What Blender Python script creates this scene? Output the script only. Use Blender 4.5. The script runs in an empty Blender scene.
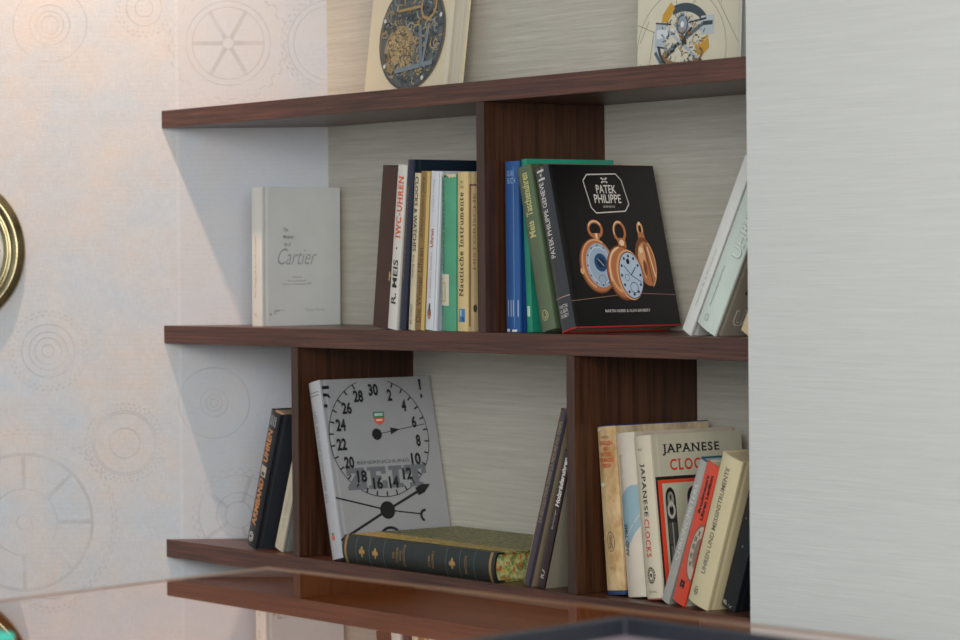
import bpy, math, random
from mathutils import Vector, Matrix
S = bpy.context.scene
COL = S.collection
PI = math.pi
R = math.radians

# ------------------------------------------------------------------ camera, world, light, exposure
cam_d = bpy.data.cameras.new('camera'); cam = bpy.data.objects.new('camera', cam_d); COL.objects.link(cam)
S.camera = cam
cam_d.sensor_width = 36.0
cam_d.lens = 36.0 * 2926.67 / 960.0
YAW, PITCH, ROLL = -0.930166, -0.018879, -0.0095747
F = Vector((math.sin(YAW)*math.cos(PITCH), math.cos(YAW)*math.cos(PITCH), math.sin(PITCH)))
Rv = Vector((math.cos(YAW), -math.sin(YAW), 0)); Uv = Rv.cross(F)
R2 = Rv*math.cos(ROLL) + Uv*math.sin(ROLL); U2 = -Rv*math.sin(ROLL) + Uv*math.cos(ROLL)
M = Matrix((R2, U2, -F)).transposed().to_4x4(); M.translation = Vector((4.542, -3.38105, 0.130675))
cam.matrix_world = M
cam_d.clip_end = 60
cam_d.dof.use_dof = True; cam_d.dof.focus_distance = 5.65; cam_d.dof.aperture_fstop = 5.4

S.view_settings.view_transform = 'Standard'; S.view_settings.look = 'None'
S.view_settings.gamma = 1.0; S.view_settings.use_curve_mapping = False
S.view_settings.exposure = 0.42

w = bpy.data.worlds.new('world'); S.world = w; w.use_nodes = True
bg = w.node_tree.nodes['Background']; bg.inputs[0].default_value = (0.78, 0.90, 1.0, 1); bg.inputs[1].default_value = 0.56

def area(name, loc, target, size, size_y, power, color):
    d = bpy.data.lights.new(name, 'AREA'); d.shape = 'RECTANGLE'; d.size = size; d.size_y = size_y
    d.energy = power; d.color = color
    o = bpy.data.objects.new(name, d); COL.objects.link(o); o.location = loc
    o.rotation_euler = (Vector(target)-Vector(loc)).to_track_quat('-Z', 'Y').to_euler(); return o
def spot(name, loc, target, power, color, ang, blend, rad):
    d = bpy.data.lights.new(name, 'SPOT'); d.energy = power; d.color = color; d.spot_size = R(ang)
    d.spot_blend = blend; d.shadow_soft_size = rad
    o = bpy.data.objects.new(name, d); COL.objects.link(o); o.location = loc
    o.rotation_euler = (Vector(target)-Vector(loc)).to_track_quat('-Z', 'Y').to_euler(); return o
area('window_light', (4.6, -3.6, 0.95), (0.0, 0.0, 0.0), 3.2, 2.0, 134, (1.0, 0.985, 0.955))
SPOT_AT = (-0.98, -0.50, 1.99)
spot('spot_light_warm', SPOT_AT, (-1.36, -0.12, 0.15), 126, (1.0, 0.66, 0.44), 64, 1.0, 0.03)

# ------------------------------------------------------------------ measures
ZM = 0.0; T = 0.04; ZT = 0.4849; ZB = -0.48366; DEP = 0.30145; XL = -1.18988; XE = 1.02
SDX, SDY = 0.597508, 0.801863; TBL = -0.305856; FLOOR = -1.06; CEIL = 2.10; DW = 0.0245

# ------------------------------------------------------------------ colours and materials
def lin(h):
    h = h.lstrip('#'); v = [int(h[i:i+2], 16)/255 for i in (0, 2, 4)]
    return tuple((c/12.92 if c <= .04045 else ((c+.055)/1.055)**2.4) for c in v)
class NT:
    def __init__(s, name):
        s.m = bpy.data.materials.new(name); s.m.use_nodes = True; s.t = s.m.node_tree
        s.b = s.t.nodes['Principled BSDF']
    def n(s, typ, **kw):
        o = s.t.nodes.new(typ)
        for k, v in kw.items(): setattr(o, k, v)
        return o
    def l(s, a, b): s.t.links.new(a, b)
    def math(s, op, a, b=None, c=None):
        o = s.n('ShaderNodeMath', operation=op)
        for i, v in enumerate((a, b, c)):
            if v is None: continue
            if isinstance(v, (int, float)): o.inputs[i].default_value = v
            else: s.l(v, o.inputs[i])
        return o.outputs[0]
    def mix(s, fac, a, b, mode='MIX'):
        o = s.n('ShaderNodeMix', data_type='RGBA', blend_type=mode)
        for i, v in ((0, fac), (6, a), (7, b)):
            if isinstance(v, (int, float)): o.inputs[i].default_value = v
            elif isinstance(v, tuple): o.inputs[i].default_value = (*v, 1)
            else: s.l(v, o.inputs[i])
        return o.outputs[2]
    def noise(s, scale, sc=(1, 1, 1), detail=3, rough=.5, lo=.3, hi=.7, coord='Object'):
        tc = s.n('ShaderNodeTexCoord'); mp = s.n('ShaderNodeMapping'); mp.inputs['Scale'].default_value = sc
        s.l(tc.outputs[coord], mp.inputs[0])
        nz = s.n('ShaderNodeTexNoise'); nz.inputs['Scale'].default_value = scale
        nz.inputs['Detail'].default_value = detail; nz.inputs['Roughness'].default_value = rough
        s.l(mp.outputs[0], nz.inputs[0])
        mr = s.n('ShaderNodeMapRange'); mr.inputs[1].default_value = lo; mr.inputs[2].default_value = hi
        s.l(nz.outputs[0], mr.inputs[0]); return mr.outputs[0]
    def bump(s, h, strength, dist=.001):
        b = s.n('ShaderNodeBump'); b.inputs['Strength'].default_value = strength; b.inputs['Distance'].default_value = dist
        s.l(h, b.inputs['Height']); s.l(b.outputs[0], s.b.inputs['Normal'])
    def done(s, rough=.5, metal=0, spec=.5, coat=0):
        s.b.inputs['Roughness'].default_value = rough; s.b.inputs['Metallic'].default_value = metal
        s.b.inputs['Specular IOR Level'].default_value = spec; s.b.inputs['Coat Weight'].default_value = coat
        s.b.inputs['Coat Roughness'].default_value = .15
        return s.m
CACHE = {}
def paper(h, rough=.55, var=.12, coat=0, metal=0, scale=14, bump=.15):
    k = (h, rough, var, coat, metal, scale)
    if k in CACHE: return CACHE[k]
    t = NT('jacket_' + h.strip('#')); c = lin(h)
    n1 = t.noise(scale, detail=5)
    col = t.mix(n1, tuple(x*(1-var) for x in c), tuple(min(1, x*(1+var*.6)) for x in c))
    t.l(col, t.b.inputs['Base Color'])
    t.bump(t.noise(900), bump, .0004)
    CACHE[k] = t.done(rough, metal, .5, coat); return CACHE[k]
def pages(h='#d8cfb8', axis=0):
    k = ('pages', h, axis)
    if k in CACHE: return CACHE[k]
    t = NT('pages_' + h.strip('#')); c = lin(h)
    sc = [3, 3, 3]; sc[axis] = 900
    f = t.noise(1, tuple(sc), detail=2)
    t.l(t.mix(f, tuple(x*.62 for x in c), c), t.b.inputs['Base Color'])
    CACHE[k] = t.done(.8); return CACHE[k]
def wood(name, axis, base=('#381b10', '#6e4230'), rough=.38):
    t = NT(name); sc = [70, 70, 70]; sc[axis] = 2.2
    f = t.noise(1.6, tuple(sc), detail=6, rough=.65, lo=.33, hi=.68)
    sc2 = [260, 260, 260]; sc2[axis] = 7
    g = t.noise(1, tuple(sc2), detail=2, lo=.35, hi=.7)
    c = t.mix(f, lin(base[0]), lin(base[1]))
    c = t.mix(t.math('MULTIPLY', g, .38), c, lin('#200f08'))
    t.l(c, t.b.inputs['Base Color']); t.bump(g, .25, .0006)
    return t.done(rough, spec=.5)
WOOD_X = wood('dark_wood_along', 0)
WOOD_Z = wood('dark_wood_upright', 2, ('#29150b', '#563420'))

t = NT('print'); at = t.n('ShaderNodeVertexColor', layer_name='Col')
t.l(at.outputs[0], t.b.inputs['Base Color']); PRINT = t.done(.5)
t = NT('gilt_print'); at = t.n('ShaderNodeVertexColor', layer_name='Col')
t.l(at.outputs[0], t.b.inputs['Base Color']); GILT = t.done(.35, metal=.55)

# grasscloth on the back and front walls
def grasscloth(name, a, b):
    t = NT(name)
    f = t.noise(1, (5, 5, 170), detail=4, rough=.7, lo=.3, hi=.72)
    g = t.noise(1, (14, 14, 420), detail=2, lo=.35, hi=.68)
    c = t.mix(f, lin(a), lin(b)); c = t.mix(t.math('MULTIPLY', g, .35), c, lin(a))
    t.l(c, t.b.inputs['Base Color']); t.bump(t.math('ADD', f, g), .22, .0008)
    return t.done(.8, spec=.2)
GRASS = grasscloth('grasscloth_paper', '#b4afa2', '#cdc9bd')
GRASS_F = grasscloth('grasscloth_paper_pale', '#c6c8c5', '#d0d2cf')
def plain(name, h, rough=.6, metal=0, n=.05):
    t = NT(name); c = lin(h)
    t.l(t.mix(t.noise(6), tuple(x*(1-n) for x in c), c), t.b.inputs['Base Color']); return t.done(rough, metal)

# wallpaper printed with clock wheels
def gear_paper():
    t = NT('clockwork_wallpaper')
    tc = t.n('ShaderNodeTexCoord'); sep = t.n('ShaderNodeSeparateXYZ'); t.l(tc.outputs['Object'], sep.inputs[0])
    X, Z = sep.outputs[0], sep.outputs[2]
    weave_h = t.noise(1, (60, 60, 480), detail=2, lo=.35, hi=.65)
    weave_v = t.noise(1, (480, 480, 45), detail=2, lo=.35, hi=.65)
    blot = t.noise(5.5, detail=5, rough=.62, lo=.36, hi=.64)
    blot2 = t.noise(22, (1, 1, 1.6), detail=4, lo=.35, hi=.65)
    c = t.mix(blot, lin('#c2ced9'), lin('#d9cfc8'))
    c = t.mix(t.math('MULTIPLY', blot2, .4), c, lin('#d3d9df'))
    c = t.mix(t.math('MULTIPLY', t.math('ADD', weave_h, weave_v), .22), c, lin('#b3b3b5'))
    # paper lengths: slightly different tone right of the seam
    seam = t.math('GREATER_THAN', X, 0.04)
    c = t.mix(t.math('MULTIPLY', seam, .5), c, lin('#c6c7cb'))
    seaml = t.math('COMPARE', X, 0.036, .0035)
    c = t.mix(t.math('MULTIPLY', seaml, .15), c, lin('#e6e6e8'))
    acc = None; acl = None
    def ring(d, r, wd): return t.math('COMPARE', d, r, wd)
    def add(a, v): return v if a is None else t.math('MAXIMUM', a, v)
    def teeth(d, th, r, n, amp, wd):
        s = t.math('SINE', t.math('MULTIPLY', th, float(n)))
        s = t.math('MAXIMUM', t.math('MINIMUM', t.math('MULTIPLY', s, 3.0), 1.0), -1.0)
        rr = t.math('MULTIPLY_ADD', s, amp, r)
        return t.math('COMPARE', t.math('SUBTRACT', d, rr), 0.0, wd)
    # (s, z, rings, teeth radius, teeth count, spokes, spoke range)
    G = [(-.249, .681, (.020, .031, .045, .083), 0, 0, 0, 0, 0),
         (.153, .636, (.081, .095), .130, 22, 6, .012, .081),
         (.385, .634, (.084, .097), .108, 40, 0, 0, 0),
         (-.262, -.055, (.014, .030, .043, .060), .085, 36, 0, 0, 0),
         (-.091, -.265, (.034, .068, .073), .084, 44, 0, 0, 0),
         (-.321, -.442, (.017, .075, .152, .156), .205, 70, 8, .077, .150),
         (.112, -.176, (.009, .018, .031, .080), 0, 0, 0, 0, 0),
         (-.036, .717, (.020, .040), .060, 28, 0, 0, 0),
         (.165, -.430, (.030, .050, .090), .100, 30, 5, .030, .088),
         (-.66, .62, (.05, .10, .11), .13, 40, 6, .03, .10),
         (-.85, .05, (.04, .09, .15), .18, 60, 8, .05, .15),
         (-.12, .98, (.04, .12, .13), .16, 48, 6, .03, .12),
         (-.60, -.55, (.05, .06), .09, 30, 0, 0, 0)]
    for (s0, z0, rings, tr, tn, sp, r0, r1) in G:
        dx = t.math('SUBTRACT', X, s0); dz = t.math('SUBTRACT', Z, z0)
        d = t.math('SQRT', t.math('ADD', t.math('MULTIPLY', dx, dx), t.math('MULTIPLY', dz, dz)))
        for r in rings: acc = add(acc, ring(d, r, .0011))
        if tn or sp: th = t.math('ARCTAN2', dz, dx)
        if tn: acl = add(acl, teeth(d, th, tr, tn, .0045, .0016))
        if sp:
            s = t.math('ABSOLUTE', t.math('SINE', t.math('MULTIPLY', th, sp/2.0)))
            k = t.math('LESS_THAN', t.math('MULTIPLY', s, d), .0045*sp/2)
            k = t.math('MULTIPLY', k, t.math('MULTIPLY', t.math('GREATER_THAN', d, r0), t.math('LESS_THAN', d, r1)))
            acl = add(acl, k)
    # faint handwriting-like lines
    wv = t.math('SINE', t.math('MULTIPLY', Z, 560.0))
    lines = t.math('MULTIPLY', t.math('GREATER_THAN', wv, .55), t.math('GREATER_THAN', t.noise(7, detail=2, lo=.4, hi=.6), .55))
    c = t.mix(t.math('MULTIPLY', lines, .06), c, lin('#9a9a9c'))
    worn = t.noise(9, detail=4, lo=.3, hi=.62)
    c = t.mix(t.math('MULTIPLY', t.math('MULTIPLY', acc, worn), .5), c, lin('#8f8f92'))
    c = t.mix(t.math('MULTIPLY', t.math('MULTIPLY', acl, worn), .34), c, lin('#8f8b88'))
    t.l(c, t.b.inputs['Base Color'])
    t.bump(t.math('ADD', weave_h, weave_v), .2, .0008)
    return t.done(.75, spec=.25)
GEARS = gear_paper()

# ------------------------------------------------------------------ mesh helpers
def link(name, verts, faces, mats, parent=None, mi=None, loc=None, rot=None, smooth=False):
    me = bpy.data.meshes.new(name); me.from_pydata([tuple(v) for v in verts], [], faces)
    for m in (mats if isinstance(mats, (list, tuple)) else [mats]): me.materials.append(m)
    if mi:
        for p, i in zip(me.polygons, mi): p.material_index = i
    if smooth:
        for p in me.polygons: p.use_smooth = True
    me.update()
    o = bpy.data.objects.new(name, me); COL.objects.link(o)
    if parent: o.parent = parent
    if loc is not None: o.location = loc
    if rot is not None: o.rotation_euler = rot
    return o
def boxg(x0, x1, y0, y1, z0, z1, off=0):
    v = [(x, y, z) for x in (x0, x1) for y in (y0, y1) for z in (z0, z1)]
    f = [(0, 1, 3, 2), (4, 6, 7, 5), (0, 4, 5, 1), (2, 3, 7, 6), (0, 2, 6, 4), (1, 5, 7, 3)]
    return v, [tuple(i+off for i in q) for q in f]
def bevel(o, wd=.001, seg=2):
    m = o.modifiers.new('bevel', 'BEVEL'); m.width = wd; m.segments = seg; m.limit_method = 'ANGLE'; return o
def box(name, x0, x1, y0, y1, z0, z1, mat, parent=None, bev=0):
    v, f = boxg(x0, x1, y0, y1, z0, z1); o = link(name, v, f, mat, parent)
    if bev: bevel(o, bev)
    return o
def prism(name, poly, z0, z1, mat, parent=None, bev=0):
    n = len(poly); v = [(x, y, z0) for x, y in poly] + [(x, y, z1) for x, y in poly]
    f = [tuple(range(n))[::-1], tuple(range(n, 2*n))] + [(i, (i+1) % n, n+(i+1) % n, n+i) for i in range(n)]
    o = link(name, v, f, mat, parent)
    if bev: bevel(o, bev)
    return o
def lathe(name, prof, mat, parent=None, seg=96, loc=None, rot=None):
    v = []; f = []
    for i in range(seg):
        a = 2*PI*i/seg
        for (r, h) in prof: v.append((r*math.cos(a), r*math.sin(a), h))
    k = len(prof)
    for i in range(seg):
        for j in range(k-1):
            a = i*k+j; b = ((i+1) % seg)*k+j; f.append((a, b, b+1, a+1))
    return link(name, v, f, mat, parent, loc=loc, rot=rot, smooth=True)
def struct(o): o['kind'] = 'structure'; return o
def tag(o, label, cat, group=None):
    o['label'] = label; o['category'] = cat
    if group: o['group'] = group
    return o
def empty(name, loc=(0, 0, 0), rot=(0, 0, 0)):
    o = bpy.data.objects.new(name, None); COL.objects.link(o); o.location = loc; o.rotation_euler = rot
    o.empty_display_size = .05; return o

# ------------------------------------------------------------------ lettering and print
GLY = {}
def glyphs(s, bold, serif, mono):
    k = (s, bold, serif, mono)
    if k in GLY: return GLY[k]
    c = bpy.data.curves.new('t', 'FONT'); c.body = s; c.offset = bold; c.resolution_u = 3; c.fill_mode = 'BOTH'; c.space_character = 1.18 if serif == 2 else 1.0
    o = bpy.data.objects.new('t', c); COL.objects.link(o)
    dg = bpy.context.evaluated_depsgraph_get(); me = bpy.data.meshes.new_from_object(o.evaluated_get(dg))
    V = [(v.co.x, v.co.y) for v in me.vertices]; Fc = [tuple(p.vertices) for p in me.polygons]
    bpy.data.objects.remove(o); bpy.data.curves.remove(c); bpy.data.meshes.remove(me)
    if serif:
        cnt = {}
        for f in Fc:
            for i in range(len(f)):
                a, b = f[i], f[(i+1) % len(f)]; e = (min(a, b), max(a, b)); cnt[e] = cnt.get(e, 0)+1
        ys = [v[1] for v in V]; hi = max(ys)
        cap = .7 if hi > .6 else hi
        ex_, dd_ = (.10, .055) if serif == 2 else (.05, .04)
        for (a, b), n in cnt.items():
            if n != 1: continue
            (xa, ya), (xb, yb) = V[a], V[b]
            L = abs(xa-xb)
            if abs(ya-yb) < .004 and .04 < L < .22 and (abs(ya+bold) < .03 or ya > hi-.06 or abs(ya-.52) < .03):
                x0, x1 = min(xa, xb)-ex_, max(xa, xb)+ex_; d = dd_ if ya < .3 else -dd_
                i = len(V); V += [(x0, ya), (x1, ya), (x1, ya+d), (x0, ya+d)]; Fc.append((i, i+1, i+2, i+3))
    xs = [v[0] for v in V]; ys = [v[1] for v in V]
    x0, x1, y0, y1 = min(xs), max(xs), min(ys), max(ys)
    V = [((x-x0)/(x1-x0), (y-y0)/(y1-y0)) for x, y in V]
    GLY[k] = (V, Fc); return GLY[k]
def clip(P, c, sg):
    out = []
    for k in range(len(P)):
        (xa, ya), (xb, yb) = P[k-1], P[k]; ia, ib = (xa-c)*sg >= 0, (xb-c)*sg >= 0
        if ia != ib: q = (c-xa)/(xb-xa); out.append((c, ya+(yb-ya)*q))
        if ib: out.append((xb, yb))
    return out
class Art:
    """flat print laid on a surface: fn(u, v, lift) gives the 3-D point"""
    def __init__(s, fn, lift=.0003, su=1, sv=1, curved=0): s.curved = curved; s.marks = []; s.fn = fn; s.v = []; s.f = []; s.c = []; s.k = 0; s.lift = lift; s.su = su; s.sv = sv
    def poly(s, pts, col, faces=None, z=None):
        s.k += 1; L = s.lift + (s.k*.000012 if z is None else z)
        i = len(s.v); s.v += [s.fn(u*s.su, v*s.sv, L) for u, v in pts]
        if faces is None: faces = [tuple(range(len(pts)))]
        if not s.curved:
            for f in faces: s.f.append(tuple(j+i for j in f)); s.c.append(lin(col))
            return
        # on a rounded spine: cut into strips narrow enough to follow the curve
        s.v = s.v[:i]
        lim = s.curved
        for f in faces:
            u0 = min(pts[j][0] for j in f); u1 = max(pts[j][0] for j in f)
            tris = [f] if len(f) <= 4 else [(f[0], f[k], f[k+1]) for k in range(1, len(f)-1)] if len(f) > 24 else [f]
            for t_ in tris:
                P = [pts[j] for j in t_]; a_ = math.floor(u0/lim)
                while a_*lim < u1:
                    q = clip(clip(P, a_*lim, 1), (a_+1)*lim, -1)
                    if len(q) > 2:
                        k0 = len(s.v); s.v += [s.fn(u*s.su, v*s.sv, L) for u, v in q]
                        s.f.append(tuple(range(k0, k0+len(q)))); s.c.append(lin(col))
                    a_ += 1
    def rect(s, u0, v0, u1, v1, col, n=6):
        pts = []; fs = []
        for i in range(n+1):
            u = u0+(u1-u0)*i/n; pts += [(u, v0), (u, v1)]
        for i in range(n): fs.append((2*i, 2*i+2, 2*i+3, 2*i+1))
        s.poly(pts, col, fs)
    def text(s, txt, u0, v0, u1, v1, col, rot=0, bold=0., serif=False, shear=0., tilt=0.):
        V, Fc = glyphs(txt, bold, serif, 0); P = []; f0 = len(s.f)
        for x, y in V:
            x2 = (x + shear*y); 
            if rot == 0: P.append((u0+(u1-u0)*x2, v0+(v1-v0)*y + tilt*x2))
            elif rot == 90: P.append((u1-(u1-u0)*y, v0+(v1-v0)*x2))     # reads upwards
            else: P.append((u0+(u1-u0)*y, v1-(v1-v0)*x2))               # reads downwards
        s.poly(P, col, Fc); s.marks.append((f0, len(s.f)))
    def disc(s, u, v, ru, rv, col, n=32, a0=0, a1=360):
        s.poly([(u+ru*math.cos(R(a0+(a1-a0)*i/n)), v+rv*math.sin(R(a0+(a1-a0)*i/n))) for i in range(n if a1-a0 >= 360 else n+1)], col)
    def ring(s, u, v, ru, rv, wd, col, n=48, a0=0, a1=360):
        pts = []; fs = []
        for i in range(n+1):
            a = R(a0+(a1-a0)*i/n); c, q = math.cos(a), math.sin(a)
            pts += [(u+(ru-wd/2)*c, v+(rv-wd/2)*q), (u+(ru+wd/2)*c, v+(rv+wd/2)*q)]
        for i in range(n): fs.append((2*i, 2*i+1, 2*i+3, 2*i+2))
        s.poly(pts, col, fs)
    def line(s, u0, v0, u1, v1, wd, col, wd2=None):
        wd2 = wd if wd2 is None else wd2
        dx, dy = u1-u0, v1-v0; L = math.hypot(dx, dy) or 1; nx, ny = -dy/L/2, dx/L/2
        s.poly([(u0+nx*wd, v0+ny*wd), (u0-nx*wd, v0-ny*wd), (u1-nx*wd2, v1-ny*wd2), (u1+nx*wd2, v1+ny*wd2)], col)
    def build(s, name, parent, mat=None, label=None):
        if 'lettering' in name and len(s.marks) > 1:       # every line of lettering is a part of its own
            F0, C0, V0 = s.f, s.c, s.v; runs = list(s.marks); used = {k for a, b in runs for k in range(a, b)}
            sets = [list(range(a, b)) for a, b in runs]; rest = [k for k in range(len(F0)) if k not in used]
            for n_, idx in [(name, q) for q in sets]+([(name.split('_')[0]+'_ornament', rest)] if rest else []):
                mp = {}; s.v = []; s.f = []; s.c = []; s.marks = []
                for k in idx:
                    for j in F0[k]:
                        if j not in mp: mp[j] = len(s.v); s.v.append(V0[j])
                    s.f.append(tuple(mp[j] for j in F0[k])); s.c.append(C0[k])
                o = s.build(n_, parent, mat)
            return o
        me = bpy.data.meshes.new(name); me.from_pydata([tuple(p) for p in s.v], [], s.f)
        me.materials.append(mat or PRINT)
        a = me.color_attributes.new('Col', 'FLOAT_COLOR', 'CORNER'); i = 0
        for p, c in zip(me.polygons, s.c):
            for _ in range(p.loop_total): a.data[i].color = (*c, 1); i += 1
        o = bpy.data.objects.new(name, me); COL.objects.link(o); o.parent = parent
        if label: o['label'] = label
        return o

# ------------------------------------------------------------------ book builder
def case_mesh(name, x0, w, h, d, bulge, th, mats, parent, z0=0, grow=0, groove=True, dmax=None, nose=12):
    """boards wrapped round a spine, open at the fore edge; spine on -Y"""
    outer = []; x0 -= grow; w += 2*grow; dd = (dmax or d)
    g = .0012 if groove and w > .02 else 0
    outer += [(x0, dd), (x0, .016), (x0+g, .010), (x0, .004)]
    a0 = len(outer)-1
    for i in range(nose+1):
        u = i/nose; outer.append((x0+w*u, -(bulge+grow)*(1-(2*u-1)**2)))
    a1 = len(outer)
    outer += [(x0+w, .004), (x0+w-g, .010), (x0+w, .016), (x0+w, dd)]
    inner = []
    for (x, y) in outer:
        u = (x-x0)/w; xi = min(max(x, x0+th), x0+w-th) if y < .003 else (x0+th if u < .5 else x0+w-th)
        if y < .003: xi = x0+th+(w-2*th)*min(max(u, 0), 1); yi = y+th
        else: yi = max(y, th)
        inner.append((xi, yi))
    v = []; f = []; mi = []; zs = (z0, h)
    for i in range(len(outer)-1):
        m = 0 if a0 <= i < a1 else 1
        A, B, C, D = outer[i], outer[i+1], inner[i+1], inner[i]
        for quad in ([(*A, zs[0]), (*B, zs[0]), (*B, zs[1]), (*A, zs[1])], [(*C, zs[0]), (*D, zs[0]), (*D, zs[1]), (*C, zs[1])],
                     [(*A, zs[1]), (*B, zs[1]), (*C, zs[1]), (*D, zs[1])], [(*D, zs[0]), (*C, zs[0]), (*B, zs[0]), (*A, zs[0])]):
            k = len(v); v += quad; f.append((k, k+1, k+2, k+3)); mi.append(m)
    for i in (0, len(outer)-1):
        A, D = outer[i], inner[i]; k = len(v)
        v += [(*A, zs[0]), (*A, zs[1]), (*D, zs[1]), (*D, zs[0])]; f.append((k, k+1, k+2, k+3)); mi.append(1)
    return link(name, v, f, mats, parent, mi)
def page_mesh(x0, w, h, d, bulge, th, mat, parent, over):
    pts = []; n = 8; xa, xb = x0+th+.0002, x0+w-th-.0002
    for i in range(n+1):
        u = i/n; pts.append((xa+(xb-xa)*u, -(bulge)*(1-(2*u-1)**2)*.9+th+.0016))
    for i in range(n+1):
        u = 1-i/n; pts.append((xa+(xb-xa)*u, d-over-(bulge*.7)*(1-(2*u-1)**2)))
    return prism('page_block', pts, over, h-over, mat, parent)
class Book:
    def __init__(s, label, xp, Y, z, a, w, h, d, spine='#888888', board=None, paper_c='#d8cfb8', bulge=.003, th=.0024,
                 over=.003, jacket=None, jacket_b=None, jz=(.0, .0), jrough=.45, coat=0, var=.12, sgn=None, metal=0, rough=.55, group=None, name='book', tilt=0, yaw=0):
        s.w, s.h, s.d, s.b = w, h, d, bulge; s.sgn = sgn or (1 if a >= 0 else -1)
        s.x0 = -w if s.sgn > 0 else 0
        s.root = empty(name, (xp, Y, z+.0003), (R(tilt), R(a), R(yaw)))
        tag(s.root, label, 'book', group)
        s.grow = .0005 if jacket else 0
        ms = [paper(spine, rough, var, coat if not jacket else 0, metal), paper(board or spine, rough, var, coat if not jacket else 0, metal)]
        s.case = case_mesh('cover', s.x0, w, h, d, bulge, th, ms, s.root)
        page_mesh(s.x0, w, h, d, bulge, th, pages(paper_c, 0), s.root, over)
        s.skin = s.case
        if jacket:
            jm = [paper(jacket, jrough, var, coat, metal), paper(jacket_b or jacket, jrough, var, coat, metal)]
            s.jk = case_mesh('dust_jacket', s.x0, w, h-jz[1], d, bulge, .0004, jm, s.root, z0=jz[0], grow=s.grow)
            s.skin = s.jk
    def spine(s, lift=.0003):
        w, x0, b, g = s.w, s.x0, s.b, s.grow
        return Art(lambda u, v, L: (x0+u, -(b+g)*(1-(2*min(max(u/w, 0), 1)-1)**2)-L, v), lift, curved=w/12)
    def cover(s, su=1, sv=1):
        x = s.x0+s.w+s.grow
        return Art(lambda u, v, L: (x+L, u, v), .0003, su, sv)
BOOK_GROUP = None

# ------------------------------------------------------------------ the setting
# back wall, splayed wall with the clockwork paper, front wall beside the niche, floor, ceiling
xb = XL + .22463
struct(box('wall_back', xb-.0005, 1.25, DEP, DEP+.12, FLOOR, CEIL, GRASS))
lw = link('wall_left', *boxg(-4.2, .3765, 0, .12, FLOOR, CEIL), GEARS)
lw.location = (XL, 0, 0); lw.rotation_euler = (0, 0, math.atan2(SDY, SDX)); struct(lw)
struct(prism('wall_front', [(.8126, -.030), (5.2, -.030), (5.2, .42), (1.04, .42), (1.04, -.004), (.8126, -.004)], FLOOR, CEIL, GRASS_F))
FLM = wood('floor_boards', 0, ('#5a4636', '#8a725c'), .5)
struct(box('floor', -4.5, 6.0, -5.5, .6, FLOOR-.05, FLOOR, FLM))
struct(box('ceiling', -4.5, 6.0, -5.5, .6, CEIL, CEIL+.05, plain('white_plaster', '#e8e6e0')))
struct(box('baseboard_back', xb+.01, 1.03, DEP-.015, DEP-.0003, FLOOR, FLOOR+.09, plain('baseboard_paint', '#e2e0da')))

# ------------------------------------------------------------------ bookshelf: three boards, three uprights
sh = empty('wall_bookshelf', (0, 0, 0))
tag(sh, 'dark brown wooden bookshelf of long boards and uprights built between the walls', 'bookshelf')
def shelf_board(z):
    g = .0008
    return prism('shelf_board', [(XL+g, 0), (XE, 0), (XE, DEP-g), (XL+.22463+g*.6-.0006, DEP-g)], z-T, z, WOOD_X, sh, .0008)
shelf_board(ZT); shelf_board(ZM); shelf_board(ZB)
def upright(x, z0, z1): return box('upright', x, x+DW, 0, DEP-.001, z0+.0003, z1-.0003, WOOD_Z, sh, .0008)
upright(0.0, ZM, ZT-T); upright(-.66458, ZB, -T); upright(.27341, ZB, -T)

# ------------------------------------------------------------------ middle shelf, left of the upright
TOPZ = ZM
b = Book('white catalogue with grey script title standing alone at the left end of the middle shelf',
         -.9080, .08, ZM, .6, .040, .306, .207, '#dcdad2', '#cfd1cf', bulge=.001, th=.0012, over=.001, coat=.4, rough=.4, var=.05, sgn=-1)
b.root.location.x = -.9415
a = b.cover(.187, .300)
for tx, u0, v0, u1, v1 in (('The', .30, .695, .365, .722), ('Magical', .30, .637, .44, .668), ('Art of', .31, .587, .40, .614)):
    a.text(tx, u0, v0, u1, v1, '#6b6b6b', bold=.01, serif=True)
a.build('title_lettering', b.skin)
a = b.cover(.187, .300); a.text('Cartier', .20, .450, .74, .570, '#929397', shear=.10, bold=-.008, serif=False)
a.text('Exhibition', .42, .352, .56, .366, '#808080'); a.text('Geneva Switzerland', .36, .325, .62, .340, '#808080')
a.text('London, 15 November 1995', .29, .298, .69, .316, '#808080'); a.build('script_lettering', b.skin)
a = b.cover(.187, .300); a.ring(.20, .10, .03, .012, .006, '#77716a', a0=20, a1=260); a.text('ANTIQUORUM', .17, .108, .31, .120, '#8b8b8b')
a.disc(.12, .085, .012, .007, '#8a6a4a'); a.text('Torre Torre', .60, .106, .88, .126, '#9a9a9a', serif=True); a.build('publisher_marks', b.skin)
a = b.spine(); a.text('The Magical Art of Cartier', .012, .06, .020, .20, '#b49a78', 90, serif=True); a.text('A', .012, .02, .019, .03, '#b49a78', 90)
a.build('spine_lettering', b.skin)

b = Book('dark brown book with a tiny gold mark, leftmost of the leaning middle shelf row',
         -.3415, .026, ZM, 7.4, .054, .331, .23, '#4a3229', '#443028', '#cbbf9f', bulge=.001, th=.003, rough=.7)
a = b.spine(); a.rect(.046, .100, .050, .118, '#c9a468', 2); a.rect(.048, .108, .0525, .113, '#c9a468', 2); a.build('gold_mark', b.skin, GILT)

b = Book('white book with half black, half orange-red lettering up its spine, beside the brown book', -.3035, .02, ZM, 7.5, .030, .334, .22,
         '#d9d6cc', '#dcd9d0', bulge=.002, coat=.3, rough=.4, var=.05)
a = b.spine(); a.text('R. MEIS', .007, .052, .0235, .142, '#2a2523', 90, .02); a.disc(.0155, .165, .0022, .0022, '#2a2523', 12)
a.text('IWC-UHREN', .007, .185, .0245, .312, '#dc5a28', 90, .03, 2); a.build('spine_lettering', b.skin)

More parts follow.
